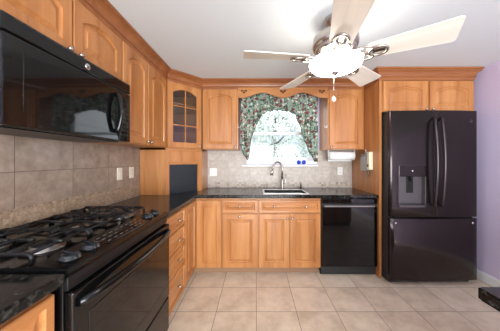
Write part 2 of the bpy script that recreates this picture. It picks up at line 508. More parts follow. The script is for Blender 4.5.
def base_body(cab, w_, d, toe=True, top=.875, x0=0.0):
    bm = B(); th = .018; z0 = .092 if toe else 0
    box(bm, x0, x0 + th, 0.02, d, z0, top); box(bm, x0 + w_ - th, x0 + w_, 0.02, d, z0, top)
    box(bm, x0, x0 + w_, 0, .02, z0, top); box(bm, x0 + th, x0 + w_ - th, d - th, d, z0, top)
    box(bm, x0 + th, x0 + w_ - th, .02, d - th, z0, z0 + th)
    o = obj('body', bm, 'maple_upright', cab)
    if toe:
        bm = B(); box(bm, x0, x0 + w_, .07, d, 0, .091); obj('toe_kick', bm, 'toe_wood', cab)
    return o
YF = 2.31   # face frames of the back base cabinets
XF = -.69   # face frames of the left base cabinets
# --- back base cabinets
c = thing('base_cabinet', 'maple base cabinet with one drawer over one knobbed door, left of the sink cabinet', 'cabinet', (-.385, YF, 0), 0, 'maple base cabinets')
base_body(c, .408, .575)
add_door(c, .012, .401, .713, .852, kind='drawer', mat='maple_across', stile=.03, rail=.026, knobs=[(.205, .785)])
add_door(c, .012, .401, .095, .697, knobs=[(.205, .672)])
c = thing('sink_cabinet', 'wide maple sink base cabinet with two doors under a false drawer front', 'cabinet', (.0235, YF, 0), 0, 'maple base cabinets')
base_body(c, .705, .575)
add_door(c, .008, .698, .713, .852, kind='drawer_front', mat='maple_across', stile=.03, rail=.026, knobs=[(.178, .78), (.535, .78)])
add_door(c, .008, .350, .095, .697, knobs=[(.325, .65)])
add_door(c, .356, .698, .095, .697, knobs=[(.381, .65)])
# --- corner base cabinet: two doors meeting in the inside corner
c = thing('corner_base_cabinet', 'maple corner base cabinet with two full-height doors meeting in the inside corner', 'cabinet', (XF, YF, 0), 0, 'maple base cabinets')
bm = B()
prism(bm, [(-.593, -.355), (0, -.355), (0, 0), (.303, 0), (.303, .583), (-.593, .583)], .092, .875)
obj('body', bm, 'maple_upright', c)
bm = B(); prism(bm, [(-.593, -.355), (-.07, -.355), (-.07, .07), (.303, .07), (.303, .583), (-.593, .583)], 0, .091); obj('toe_kick', bm, 'toe_wood', c)
add_door(c, .022, .299, .095, .852, stile=.05)
d = obj('door', door_mesh(.325, .757, 0, stile=.055), 'maple_upright', c, (.001, -.348, .095), (0, 0, PI / 2))
# --- four-drawer base on the left run
c = thing('drawer_base_cabinet', 'maple base cabinet with a stack of four drawers, beside the range', 'cabinet', (XF, 1.508, 0), PI / 2, 'maple base cabinets')
base_body(c, .445, .593)
for z0, z1, kz in ((.705, .852, .781), (.54, .695, .617), (.355, .53, .444), (.095, .345, .22)):
    add_door(c, .006, .439, z0, z1, kind='drawer', mat='maple_across', stile=.03, rail=.026, knobs=[(.245, kz)])
# --- near base cabinet left of the range
c = thing('base_cabinet', 'maple base cabinet under the short dark counter on the near side of the range', 'cabinet', (XF, -.25, 0), PI / 2, 'maple base cabinets')
base_body(c, .940, .593)
for k in range(2):
    x0 = .006 + k * .467
    add_door(c, x0, x0 + .461, .713, .852, kind='drawer', mat='maple_across', stile=.03, rail=.026, knobs=[(x0 + .237, .783)])
    add_door(c, x0, x0 + .461, .095, .697, knobs=[(x0 + (.44 if k == 0 else .035), .65)])
# --- right-hand peninsula
c = thing('peninsula_cabinet', 'maple cabinet under the dark counter corner at the right edge', 'cabinet', (.76, .555, 0), PI, 'maple base cabinets')
c.location = (1.86, .555, 0)
base_body(c, 1.10, .56)
for k in range(3):
    x0 = .008 + k * .3625
    add_door(c, x0, x0 + .356, .095, .852, knobs=[(x0 + .03, .78)])

# --- countertops
bm = B()
SX0, SX1, SY0, SY1 = .095, .595, 2.335, 2.655
xs = [-1.279, -.645, SX0, SX1, 1.352]; ys = [1.504, 2.26, SY0, SY1, 2.889]
cells(bm, xs, ys, lambda i, j: not (i >= 1 and j == 0) and not (i == 2 and j == 2), .876, .914)
o = obj('countertop', bm, 'granite')
bv = o.modifiers.new('b', 'BEVEL'); bv.width = .005; bv.segments = 2; bv.limit_method = 'ANGLE'
tag(o, 'long dark speckled granite countertop running round the corner past the sink', 'countertop')
bm = B(); box(bm, -1.279, -.650, -.26, .700, .876, .914, .006); o = obj('countertop', bm, 'granite')
tag(o, 'short dark granite countertop on the near left side of the range', 'countertop')
bm = B()
poly = []
cx, cy, rr = .674 + .012, .628 - .012, .012
poly += [(cx + rr * math.cos(a), cy + rr * math.sin(a)) for a in [PI - PI / 2 * i / 8 for i in range(9)]]
poly += [(1.90, .628), (1.90, -.03), (.674, -.03)]
prism(bm, poly, .876, .914, .005); o = obj('countertop', bm, 'granite')
tag(o, 'rounded corner of a dark granite counter at the lower right edge', 'countertop')

# --- sink
c = thing('kitchen_sink', 'stainless steel sink basin set into the dark countertop below the window', 'sink', (.345, 2.495, .70))
bm = B()
hx, hy = .247, .157
t = bmesh.new()
def ring(a, b_, z, r=.04):
    out = []
    for (sx, sy, a0) in ((1, 1, 0), (-1, 1, PI / 2), (-1, -1, PI), (1, -1, 1.5 * PI)):
        for k in range(6):
            an = a0 + PI / 2 * k / 5
            out.append(t.verts.new((sx * (a - r) + r * math.cos(an), sy * (b_ - r) + r * math.sin(an), z)))
    return out
Ls = [ring(hx - .001, hy - .001, .175, .01), ring(hx - .004, hy - .004, .172, .02), ring(hx - .012, hy - .012, .03), ring(hx - .03, hy - .03, .012, .03), ring(.05, .05, .008, .045)]
for a, b_ in zip(Ls, Ls[1:]):
    for i in range(len(a)):
        j = (i + 1) % len(a); f = t.faces.new((a[i], a[j], b_[j], b_[i])); f.smooth = True
t.faces.new(Ls[-1])
bmesh.ops.recalc_face_normals(t, faces=t.faces); merge(bm, t)
o = obj('basin', bm, 'steel', c)
sm = o.modifiers.new('s', 'SOLIDIFY'); sm.thickness = .002; sm.offset = 0
bm = B(); cells(bm, [-hx - .014, -hx + .004, hx - .004, hx + .014], [-hy - .014, -hy + .004, hy - .004, hy + .014], lambda i, j: not (i == 1 and j == 1), .2145, .2175); obj('rim', bm, 'steel', c)
bm = B(); lathe(bm, [(0, .009), (.038, .009), (.04, .012), (.03, .013), (.026, .010), (0, .010)], 20); obj('drain', bm, 'chrome', c)

# --- faucet
c = thing('kitchen_faucet', 'brushed nickel gooseneck faucet with pull-down spray head', 'faucet', (.352, 2.745, .9145))
bm = B(); lathe(bm, [(0, 0), (.030, 0), (.030, .006), (.022, .012), (.019, .05), (.018, .12), (.014, .13), (0, .13)], 24); obj('base', bm, 'nickel', c)
bm = B()
pts = [(0, 0, .12), (0, 0, .26)]
for k in range(1, 13):
    a = PI * k / 13
    pts.append((-.066 + .066 * math.cos(a), -.035 * (1 - math.cos(a)), .265 + .095 * math.sin(a)))
pts += [(-.137, -.072, .262)]
tube(bm, pts, .013, 12); obj('spout', bm, 'nickel', c)
bm = B(); tube(bm, [(-.137, -.072, .268), (-.143, -.075, .235), (-.150, -.078, .185)], [.014, .018, .021], 14); obj('spray_head', bm, 'nickel', c)
bm = B(); tube(bm, [(.012, 0, .075), (.036, 0, .08), (.044, -.004, .12), (.048, -.01, .195)], [.012, .011, .008, .006], 12); obj('handle', bm, 'nickel', c)
c = thing('soap_dispenser', 'small pump soap dispenser at the right end of the sink', 'soap dispenser', (.60, 2.735, .9145))
bm = B(); lathe(bm, [(0, 0), (.022, 0), (.020, .01), (.014, .02), (.013, .045), (.010, .05), (0, .05)], 16); obj('base', bm, 'dark_bronze', c)
bm = B(); tube(bm, [(0, 0, .048), (0, 0, .066), (-.008, -.02, .07), (-.012, -.045, .064)], .008, 10); obj('nozzle', bm, 'dark_bronze', c)

# ------------------------------------------------------------------ wall cabinets
UZ0, UZ1 = 1.432, 2.20
def upper_body(cab, w_, d, h):
    bm = B(); box(bm, 0, w_, 0, d, 0, h, .001, 1); return obj('body', bm, 'maple_upright', cab)
UXF = -.995
c = thing('wall_cabinet', 'short two-door maple wall cabinet above the microwave', 'cabinet', (UXF, .66, 1.85), PI / 2, 'maple wall cabinets')
upper_body(c, .838, .288, .35)
add_door(c, .010, .430, .008, .325, arch=.05, knobs=[(.40, .025)], stile=.055)
add_door(c, .438, .832, .008, .325, arch=.05, knobs=[(.466, .025)], stile=.055)
c = thing('wall_cabinet', 'tall two-door maple wall cabinet between the microwave and the glass corner cabinet', 'cabinet', (UXF, 1.50, UZ0), PI / 2, 'maple wall cabinets')
upper_body(c, .745, .288, .768)
add_door(c, .006, .353, .006, .745, arch=.05, knobs=[(.325, .03)])
add_door(c, .359, .738, .006, .745, arch=.05, knobs=[(.387, .03)])
c = thing('wall_cabinet', 'single-door maple wall cabinet left of the window', 'cabinet', (-.672, 2.57, UZ0), 0, 'maple wall cabinets')
upper_body(c, .447, .322, .768)
add_door(c, .010, .432, .006, .745, arch=.04, knobs=[(.412, .03)])
c = thing('wall_cabinet', 'single-door maple wall cabinet right of the window above the paper towels', 'cabinet', (.897, 2.57, UZ0), 0, 'maple wall cabinets')
upper_body(c, .456, .322, .768)
add_door(c, .018, .425, .006, .745, arch=.04, knobs=[(.04, .03)])
# --- glass corner cabinet
A0 = Vector((-.9945, 2.2535)); A1 = Vector((-.681, 2.567))
c = thing('corner_wall_cabinet', 'diagonal maple corner wall cabinet with an arched six-pane glass door', 'cabinet', (A0.x, A0.y, UZ0), PI / 4, 'maple wall cabinets')
c.location = (A0.x, A0.y, UZ0)
LW = (A1 - A0).length
def loc2(p):
    q = Matrix.Rotation(-PI / 4, 2) @ (Vector(p) - A0)
    return (q.x, q.y)
foot = [loc2(p) for p in ((-.9945, 2.2535), (-.681, 2.567), (-.681, 2.889), (-1.279, 2.889), (-1.279, 2.2535))]
bm = B()
prism(bm, foot, 0, .018); prism(bm, foot, .75, .768)
def wallseg(bm, p, q, th, z0, z1, inward):
    p = Vector(p); q = Vector(q); d_ = (q - p).normalized(); n_ = Vector((-d_.y, d_.x)) * th * inward
    prism(bm, [tuple(p), tuple(q), tuple(q + n_), tuple(p + n_)], z0, z1)
for i in range(1, 5):
    wallseg(bm, foot[i], foot[(i + 1) % 5], .014, .018, .75, 1)
box(bm, 0, .03, 0, .018, .018, .75); box(bm, LW - .03, LW, 0, .018, .018, .75)
obj('body', bm, 'maple_upright', c)
ins = [loc2(p) for p in ((-.97, 2.285), (-.70, 2.57), (-.70, 2.87), (-1.26, 2.87), (-1.26, 2.275))]
for z in (.26, .51):
    bm = B(); prism(bm, ins, z, z + .018); obj('shelf', bm, 'maple_across', c)
dw, dh = LW - .026, .735
d = obj('door', door_mesh(dw, dh, .045, stile=.062, glassdoor=True), 'maple_upright', c, (.013, -.001, .008))
bm = B(); box(bm, .062, dw - .062, -.010, -.007, .06, dh - .06); obj('glass', bm, 'cabinet_glass', d)
bm = B()
box(bm, dw / 2 - .006, dw / 2 + .006, -.019, -.0105, .06, dh - .066, .002)
for z in (.26, .475): box(bm, .06, dw - .06, -.018, -.0105, z - .006, z + .006, .002)
obj('muntin', bm, 'maple_upright', d)
k = bpy.data.objects.new('knob', KNOB); col.objects.link(k); k.parent = d; k.location = (dw - .028, -.0195, .03)
# --- appliance garage below it
c = thing('appliance_garage', 'maple corner appliance garage with a dark door, standing on the counter below the glass cabinet', 'cabinet', (A0.x, A0.y, .915), PI / 4)
H = .516
bm = B()
wallseg(bm, foot[1], foot[2], .014, 0, H, 1)
wallseg(bm, foot[4], foot[0], .014, 0, H, 1)
prism(bm, foot, H - .018, H)
box(bm, 0, .042, 0, .02, 0, H - .018); box(bm, LW - .052, LW, 0, .02, 0, H - .018)
box(bm, .042, LW - .052, 0, .02, .365, H - .018)
obj('body', bm, 'maple_upright', c)
bm = B(); box(bm, .004, LW - .004, -.008, -.0005, H - .032, H - .010, .003); obj('trim_strip', bm, 'maple_across', c)
bm = B()
for k in range(3): box(bm, .044, LW - .054, -.006, .0, .333 + .011 * k, .3435 + .011 * k, .002, 1)
obj('handle_rail', bm, 'maple_across', c)
bm = B(); box(bm, .044, LW - .054, .012, .018, .001, .364); obj('door', bm, 'dark_glass_door', c)

# --- window valance board with scalloped lower edge
bm = B()
t = bmesh.new()
vx0, vx1 = -.223, .895
n_ = 48
def zlow(u):
    # flat ears, two arches, a drop in the middle
    return 2.075 + .065 * (0.5 - 0.5 * math.cos(4 * PI * min(1, max(0, (u - .05) / .90)))) * (1 if True else 0) - .0
fr = []; 
for y in (2.552, 2.572):
    lo = [t.verts.new((vx0 + (vx1 - vx0) * i / n_, y, zlow(i / n_))) for i in range(n_ + 1)]
    hi = [t.verts.new((vx0 + (vx1 - vx0) * i / n_, y, 2.205)) for i in range(n_ + 1)]
    fr.append((lo, hi))
for i in range(n_):
    for (lo, hi) in fr: t.faces.new((lo[i], lo[i + 1], hi[i + 1], hi[i]))
    t.faces.new((fr[0][0][i], fr[0][0][i + 1], fr[1][0][i + 1], fr[1][0][i]))
    t.faces.new((fr[0][1][i], fr[0][1][i + 1], fr[1][1][i + 1], fr[1][1][i]))
for i in (0, n_): t.faces.new((fr[0][0][i], fr[0][1][i], fr[1][1][i], fr[1][0][i]))
bmesh.ops.recalc_face_normals(t, faces=t.faces); merge(bm, t)
vb = tag(obj('window_valance_board', bm, 'maple_across'), 'scalloped maple board with pierced trefoils joining the cabinets above the window', 'valance board')
for cxv in (-.150, .336, .82):
    bm = B()
    for dx, dz in ((-.024, .012), (.024, .012), (0, -.008), (0, .012)):
        lathe(bm, [(0, 0), (.0125 if (dx or dz < 0) else .007, 0), (.0125 if (dx or dz < 0) else .007, .003), (0, .003)], 14, Matrix.Translation((cxv + dx, 2.552, 2.148 + dz)) @ Matrix.Rotation(PI / 2, 4, 'X'))
    obj('trefoil', bm, 'hole_dark', vb)

# --- fridge surround: tall end panel and over-fridge cabinet
bm = B(); box(bm, 1.357, 1.382, 2.255, 2.889, 0, 2.20, .001, 1); o = obj('end_panel', bm, 'maple_upright')
tag(o, 'tall maple end panel between the dishwasher and the refrigerator', 'cabinet panel')
c = thing('wall_cabinet', 'two-door maple cabinet above the refrigerator', 'cabinet', (1.384, 2.26, 1.83), 0, 'maple wall cabinets')
upper_body(c, 1.006, .628, .37)
add_door(c, .010, .492, .004, .335, arch=.035, knobs=[(.470, .022)], stile=.06)
add_door(c, .520, 1.000, .004, .335, arch=.035, knobs=[(.542, .022)], stile=.06)

# --- crown moulding
path = [(-1.288, .658), (-.985, .658), (-.985, 2.2575), (-.6775, 2.565), (1.356, 2.565), (1.356, 2.252), (2.384, 2.252), (2.384, 2.89)]
prof = [(-.012, 2.175), (.008, 2.175), (.012, 2.185), (.010, 2.20), (.010, 2.206), (.020, 2.209), (.020, 2.216), (.015, 2.219), (.018, 2.234), (.028, 2.252), (.042, 2.264), (.050, 2.266), (.050, 2.274), (.046, 2.277), (.060, 2.282), (.060, 2.298), (-.012, 2.298)]
t = bmesh.new()
rings = []
for i, p in enumerate(path):
    p = Vector(p)
    dirs = []
    if i > 0: dirs.append((p - Vector(path[i - 1])).normalized())
    if i < len(path) - 1: dirs.append((Vector(path[i + 1]) - p).normalized())
    ns = [Vector((d_.y, -d_.x)) for d_ in dirs]
    if len(ns) == 2:
        b_ = (ns[0] + ns[1]).normalized(); b_ = b_ / b_.dot(ns[0])
    else: b_ = ns[0]
    rings.append([t.verts.new((p.x + b_.x * o_, p.y + b_.y * o_, z)) for o_, z in prof])
for a, b_ in zip(rings, rings[1:]):
    for i in range(len(prof)):
        j = (i + 1) % len(prof); t.faces.new((a[i], a[j], b_[j], b_[i]))
t.faces.new(rings[0]); t.faces.new(rings[-1])
bmesh.ops.recalc_face_normals(t, faces=t.faces)
bm = B(); merge(bm, t); struct('trim_1', bm, 'maple_crown')

# ------------------------------------------------------------------ range
c = thing('gas_range', 'black gas range with cast iron grates and a wide oven door', 'range', (0, 0, 0))
RY0, RY1 = .706, 1.499
bm = B(); box(bm, -1.275, -.665, RY0, RY1, .02, .905, .003); obj('body', bm, 'black_enamel', c)
bm = B()
t = bmesh.new()
pr = [(-1.275, .905), (-.652, .895), (-.645, .902), (-.645, .912), (-.655, .920), (-.775, .934), (-.790, .926), (-1.235, .926), (-1.245, .935), (-1.275, .935)]
a = [t.verts.new((x, RY0, z)) for x, z in pr]; b_ = [t.verts.new((x, RY1, z)) for x, z in pr]
for i in range(len(pr)):
    j = (i + 1) % len(pr); t.faces.new((a[i], a[j], b_[j], b_[i]))
t.faces.new(a); t.faces.new(b_); bmesh.ops.recalc_face_normals(t, faces=t.faces)
bmesh.ops.bevel(t, geom=list(t.edges), offset=.0025, segments=2, affect='EDGES')
merge(bm, t); obj('cooktop', bm, 'black_enamel', c)
# lettering strip and touch display on the sloping control panel
sl = math.atan2(.014, .12)
def onpanel(x): return .920 + (-.655 - x) * math.tan(sl)
bm = B(); box(bm, -.050, .050, -.175, .175, 0, .0025, .001, 1)
disp = obj('control_display', bm, 'black_gloss', c, (-.712, 1.105, onpanel(-.712) + .0005), (0, sl, 0))
bm = B()
for r_ in range(3):
    for k in range(8):
        if r_ == 1 and k in (3, 4): continue
        x = -.03 + r_ * .028; y = -.155 + k * .042
        for q in range(3): box(bm, x, x + .003, y + q * .007, y + q * .007 + .005, .0025, .0029)
obj('button_lettering', bm, 'marking', disp)['kind'] = 'stuff'
for ky in (.785, .880, 1.345, 1.435):
    x = -.712
    bm = B()
    lathe(bm, [(0, 0), (.035, 0), (.035, .003), (.030, .005), (.029, .013), (.026, .016), (0, .016)], 28)
    kn = obj('control_knob', bm, 'knob_black', c, (x, ky, onpanel(x) + .001), (0, sl, R.uniform(-.3, .3)))
    bm = B(); box(bm, -.027, .027, -.006, .006, .014, .024, .003); obj('grip', bm, 'knob_black', kn)
# front: vent fascia, door, window, handle, drawer
bm = B(); box(bm, -.666, -.650, RY0 + .002, RY1 - .002, .845, .893, .003)
for k in range(5): box(bm, -.651, -.647, RY0 + .04 + k * .14, RY0 + .15 + k * .14, .862, .868)
obj('vent_trim', bm, 'black_satin', c)
bm = B(); box(bm, -.664, -.632, RY0 + .003, RY1 - .003, .318, .838, .006); dr = obj('oven_door', bm, 'black_enamel', c)
bm = B(); box(bm, -.634, -.6295, RY0 + .07, RY1 - .07, .40, .73, .002); obj('window', bm, 'black_gloss', dr)
bm = B()
hp = []
for i in range(25):
    u = i / 24; y = RY0 + .025 + (RY1 - RY0 - .05) * u
    hp.append((-.632 + .048 * (math.sin(PI * u) ** .55), y, .792))
tube(bm, hp, .016, 12); obj('handle', bm, 'black_enamel', dr)
bm = B(); box(bm, -.664, -.634, RY0 + .003, RY1 - .003, .075, .308, .006); obj('storage_drawer', bm, 'black_enamel', c)
bm = B(); box(bm, -1.2, -.70, RY0 + .02, RY1 - .02, 0, .02); obj('base', bm, 'black_matte', c)
# burners
for (bx, by, br) in ((-.90, .875, .048), (-1.13, .875, .040), (-.90, 1.355, .052), (-1.13, 1.355, .036), (-1.015, 1.115, .045)):
    bm = B(); lathe(bm, [(0, 0), (br + .02, 0), (br + .018, .004), (br, .008), (br, .016), (0, .016)], 28)
    bo = obj('burner', bm, 'pewter', c, (bx, by, .9255))
    bm = B(); lathe(bm, [(0, .016), (br - .006, .016), (br - .004, .020), (br - .008, .024), (0, .026)], 28); obj('burner_cap', bm, 'cast_iron', bo)
# three cast iron grates
GX0, GX1, GZ = -1.232, -.805, .962
def grate(y0, y1, centers):
    bm = B()
    r = .0075
    def bar(p, q): tube(bm, [p, q], r, 8)
    def arm(p, q, drop0, drop1):
        pts = []
        p, q = Vector(p), Vector(q)
        d_ = (q - p).normalized()
        if drop0: pts += [p + Vector((0, 0, -.034)), p + Vector((0, 0, -.012)), p + d_ * .006 + Vector((0, 0, -.003)), p + d_ * .016]
        else: pts += [p]
        if drop1: pts += [q - d_ * .016, q - d_ * .006 + Vector((0, 0, -.003)), q + Vector((0, 0, -.012)), q + Vector((0, 0, -.034))]
        else: pts += [q]
        tube(bm, pts, r, 8)
    arm((GX0, y0, GZ), (GX1, y0, GZ), True, True)
    arm((GX0, y1, GZ), (GX1, y1, GZ), True, True)
    ym = (y0 + y1) / 2
    for x in (GX0 + .022, GX1 - .022): bar((x, y0, GZ - .004), (x, y1, GZ - .004))
    bar(((GX0 + GX1) / 2, y0, GZ - .002), ((GX0 + GX1) / 2, y1, GZ - .002))
    for cx_ in centers:
        for s in (-1, 1):
            arm((cx_, ym + s * .028, GZ + .004), (cx_, (y1 if s > 0 else y0), GZ), False, False)
            x_end = cx_ + s * (.093 if len(centers) == 2 else .19)
            bar((cx_ + s * .028, ym, GZ + .004), (x_end, ym, GZ))
    for x in (GX0 + .07, GX0 + .14, GX1 - .14, GX1 - .07):
        bar((x, y0, GZ), (x, y0 + .045, GZ + .003)); bar((x, y1, GZ), (x, y1 - .045, GZ + .003))
    return obj('grate', bm, 'cast_iron', c)
grate(.735, .985, (-.90, -1.13)); grate(1.001, 1.229, (-1.015,)); grate(1.245, 1.473, (-.90, -1.13))

# ------------------------------------------------------------------ microwave
c = thing('microwave_oven', 'black over-the-range microwave mounted below the short cabinet', 'microwave', (-.94, 1.115, 1.43), PI / 2)
hw = .3785
bm = B(); box(bm, -hw, hw, 0, .338, 0, .415, .004); obj('body', bm, 'black_satin', c)
bm = B(); box(bm, -hw, hw, -.024, .0, .345, .415, .006)
top = obj('vent_panel', bm, 'black_gloss', c)
bm = B()
for k in range(18): box(bm, -.34 + k * .0385, -.31 + k * .0385, -.0255, -.023, .405, .409)
obj('vent_grille', bm, 'slot_dark', top)
bm = B(); lathe(bm, [(0, 0), (.017, 0), (.017, .002), (.015, .003), (0, .003)], 28, Matrix.Rotation(PI / 2, 4, 'X'))
em = obj('emblem', bm, 'chrome', top, (.0, -.0245, .377))
bm = B(); lathe(bm, [(.0115, .003), (.0135, .0038), (.0145, .003)], 28, Matrix.Rotation(PI / 2, 4, 'X'), cap=False); obj('emblem_ring', bm, 'pewter', em)
fc = bpy.data.curves.new('emblem_letters', 'FONT'); fc.body = 'GE'; fc.size = .015; fc.align_x = 'CENTER'; fc.align_y = 'CENTER'; fc.extrude = .0004
fc.materials.append(M['slot_dark'])
ft = bpy.data.objects.new('emblem_letters_outline', fc); fo = obj('emblem_letters', bpy.data.meshes.new_from_object(ft), 'slot_dark'); bpy.data.objects.remove(ft); fo.parent = em; fo.location = (0, -.0034, 0); fo.rotation_euler = (PI / 2, 0, 0)
bm = B(); box(bm, -hw, .252, -.025, -.001, .0, .340, .005); md = obj('door', bm, 'black_gloss', c)
bm = B(); box(bm, -.31, .16, -.0262, -.024, .055, .29, .0008, 1); obj('window', bm, 'black_gloss', md)
bm = B()
pts = [(.215, -.024, .06), (.215, -.045, .062)]
for i in range(13):
    u = i / 12; pts.append((.215, -.050 - .018 * math.sin(PI * u), .07 + .215 * u))
pts += [(.215, -.045, .293), (.215, -.024, .295)]
tube(bm, pts, .014, 12); obj('handle', bm, 'black_enamel', md)
bm = B(); box(bm, .255, hw, -.024, -.001, .0, .340, .005); cp = obj('control_panel', bm, 'black_gloss', c)
bm = B()
for i in range(3):
    for j in range(7): box(bm, .272 + i * .032, .290 + i * .032, -.0248, -.0238, .04 + j * .03, .046 + j * .03)
obj('keypad_lettering', bm, 'black_satin', cp)['kind'] = 'stuff'
bm = B(); box(bm, -.33, .33, .03, .30, -.006, .0); obj('grease_filter', bm, 'black_satin', c)

# ------------------------------------------------------------------ dishwasher
c = thing('dishwasher', 'black built-in dishwasher between the sink cabinet and the end panel', 'dishwasher', (.7315, 2.31, 0))
W = .620
bm = B(); box(bm, .004, W - .004, .0, .56, .02, .87); obj('body', bm, 'black_matte', c)
bm = B(); box(bm, .002, W - .002, -.034, .0, .115, .780, .006); dd = obj('door', bm, 'black_gloss', c)
bm = B(); box(bm, .002, W - .002, -.036, .0, .815, .868, .005); cp = obj('control_panel', bm, 'black_gloss', c)
bm = B(); box(bm, .002, W - .002, -.014, .0, .781, .814); obj('handle_recess', bm, 'black_matte', c)
bm = B(); box(bm, .03, W - .03, -.040, -.028, .778, .793, .004); obj('handle', bm, 'pewter', dd)
bm = B()
for k in range(9): box(bm, .08 + k * .05, .10 + k * .05, -.0368, -.0358, .835, .839)
obj('button_lettering', bm, 'black_satin', cp)['kind'] = 'stuff'
bm = B(); box(bm, .002, W - .002, .03, .05, 0, .112); obj('toe_kick', bm, 'black_satin', c)

# ------------------------------------------------------------------ refrigerator
FX0, FX1 = 1.392, 2.300
FW = FX1 - FX0
c = thing('refrigerator', 'dark slate french-door refrigerator with water dispenser and freezer drawer', 'refrigerator', (FX0, 2.16, 0))
def bulge(x): return -.030 - .024 * (1 - ((x - FW / 2) / (FW / 2)) ** 2)
def bulged(xa, xb, za, zb, hole=None):
    t = bmesh.new()
    xs = [xa + .0 + (xb - xa) * i / 18 for i in range(19)]
    zs = [za, zb]
    if hole:
        xs = sorted(set([x for x in xs if not any(abs(x - h) < .012 for h in hole[:2])] + list(hole[:2])))
        zs = [za, hole[2], hole[3], zb]
    nx, nz = len(xs) - 1, len(zs) - 1
    def sk(i, j): return hole and hole[0] - 1e-6 <= (xs[i] + xs[i + 1]) / 2 <= hole[1] and j == 1
    e = .006
    F = [[t.verts.new((min(max(x, xa + e), xb - e), bulge(x), min(max(z, za + e), zb - e))) for z in zs] for x in xs]
    E = [[t.verts.new((x, bulge(x) + e, z)) for z in zs] for x in xs]
    Bk = [[t.verts.new((x, .0, z)) for z in zs] for x in xs]
    for i in range(nx):
        for j in range(nz):
            if not sk(i, j):
                f = t.faces.new((F[i][j], F[i + 1][j], F[i + 1][j + 1], F[i][j + 1])); f.smooth = True
                t.faces.new((Bk[i][j], Bk[i][j + 1], Bk[i + 1][j + 1], Bk[i + 1][j]))
    for (P, Q) in ((F, E), (E, Bk)):
        for i in range(nx):
            for j in (0, nz): t.faces.new((P[i][j], P[i + 1][j], Q[i + 1][j], Q[i][j]))
        for j in range(nz):
            for i in (0, nx): t.faces.new((P[i][j], P[i][j + 1], Q[i][j + 1], Q[i][j]))
    bmesh.ops.recalc_face_normals(t, faces=t.faces)
    return t
bm = B(); box(bm, .004, FW - .004, .012, .715, .03, 1.795, .004); obj('body', bm, 'fridge_case', c)
bm = B(); box(bm, .03, FW - .03, .03, .68, 0, .03); obj('base', bm, 'black_matte', c)
hx0, hx1, hz0, hz1 = .078, .362, .812, 1.245
ld = obj('door', bulged(0, FW / 2 - .003, .708, 1.812, (hx0, hx1, hz0, hz1)), 'slate_steel', c)
rd = obj('door', bulged(FW / 2 + .003, FW, .708, 1.812), 'slate_steel', c)
fz = obj('freezer_drawer', bulged(0, FW, .05, .694), 'slate_steel', c)
for s, dd in ((-1, ld), (1, rd)):
    bm = B()
    x = FW / 2 + s * .038
    pts = [(x, bulge(x) + .004, .835), (x, bulge(x) - .03, .84)]
    for i in range(17):
        u = i / 16; pts.append((x, bulge(x) - .036 - .030 * math.sin(PI * u), .85 + .86 * u))
    pts += [(x, bulge(x) - .03, 1.72), (x, bulge(x) + .004, 1.725)]
    tube(bm, pts, .0135, 12); obj('handle', bm, 'slate_handle', dd)
for x in (.055, FW - .055):
    bm = B(); lathe(bm, [(0, -.004), (.011, -.004), (.011, .004), (.008, .007), (0, .007)], 18, Matrix.Translation((x, bulge(x), .648)) @ Matrix.Rotation(PI / 2, 4, 'X')); obj('stud', bm, 'chrome', fz)
bm = B(); lathe(bm, [(0, -.003), (.014, -.003), (.014, .002), (0, .003)], 20, Matrix.Translation((FW - .075, bulge(FW - .075), 1.70)) @ Matrix.Rotation(PI / 2, 4, 'X')); obj('emblem', bm, 'slate_handle', rd)
# dispenser
yf = bulge(.22)
bm = B()
box(bm, hx0, hx0 + .012, yf + .0, .0, hz0, hz1); box(bm, hx1 - .012, hx1, yf + .0, .0, hz0, hz1)
box(bm, hx0, hx1, yf, .0, hz0, hz0 + .02); box(bm, hx0, hx1, -.004, .0, hz0, hz1)
box(bm, hx0 + .012, hx1 - .012, yf + .010, .0, hz1 - .025, hz1)
disp = obj('dispenser', bm, 'dark_recess', ld)
bm = B(); box(bm, hx0 + .002, hx1 - .002, yf - .004, yf + .012, hz1 - .115, hz1 - .002, .004); ct = obj('control_strip', bm, 'slate_steel', disp)
bm = B(); lathe(bm, [(0, 0), (.009, 0), (.009, .002), (0, .002)], 16, Matrix.Translation(((hx0 + hx1) / 2, yf - .004, hz1 - .058)) @ Matrix.Rotation(PI / 2, 4, 'X')); obj('emblem', bm, 'chrome', disp)
bm = B(); tube(bm, [((hx0 + hx1) / 2, yf + .028, hz1 - .10), ((hx0 + hx1) / 2, yf + .028, hz1 - .16)], .014, 12)
box(bm, (hx0 + hx1) / 2 - .035, (hx0 + hx1) / 2 + .035, yf + .034, yf + .044, hz1 - .29, hz1 - .115, .004); obj('paddle', bm, 'black_satin', disp)
bm = B(); box(bm, hx0 + .014, hx1 - .014, yf + .006, -.006, hz0 + .02, hz0 + .03, .002); obj('drip_tray', bm, 'slate_handle', disp)
# hinge caps
for x in (.06, FW - .06):
    bm = B(); box(bm, x - .045, x + .045, .0, .09, 1.796, 1.815, .004); obj('hinge_cover', bm, 'fridge_case', c)

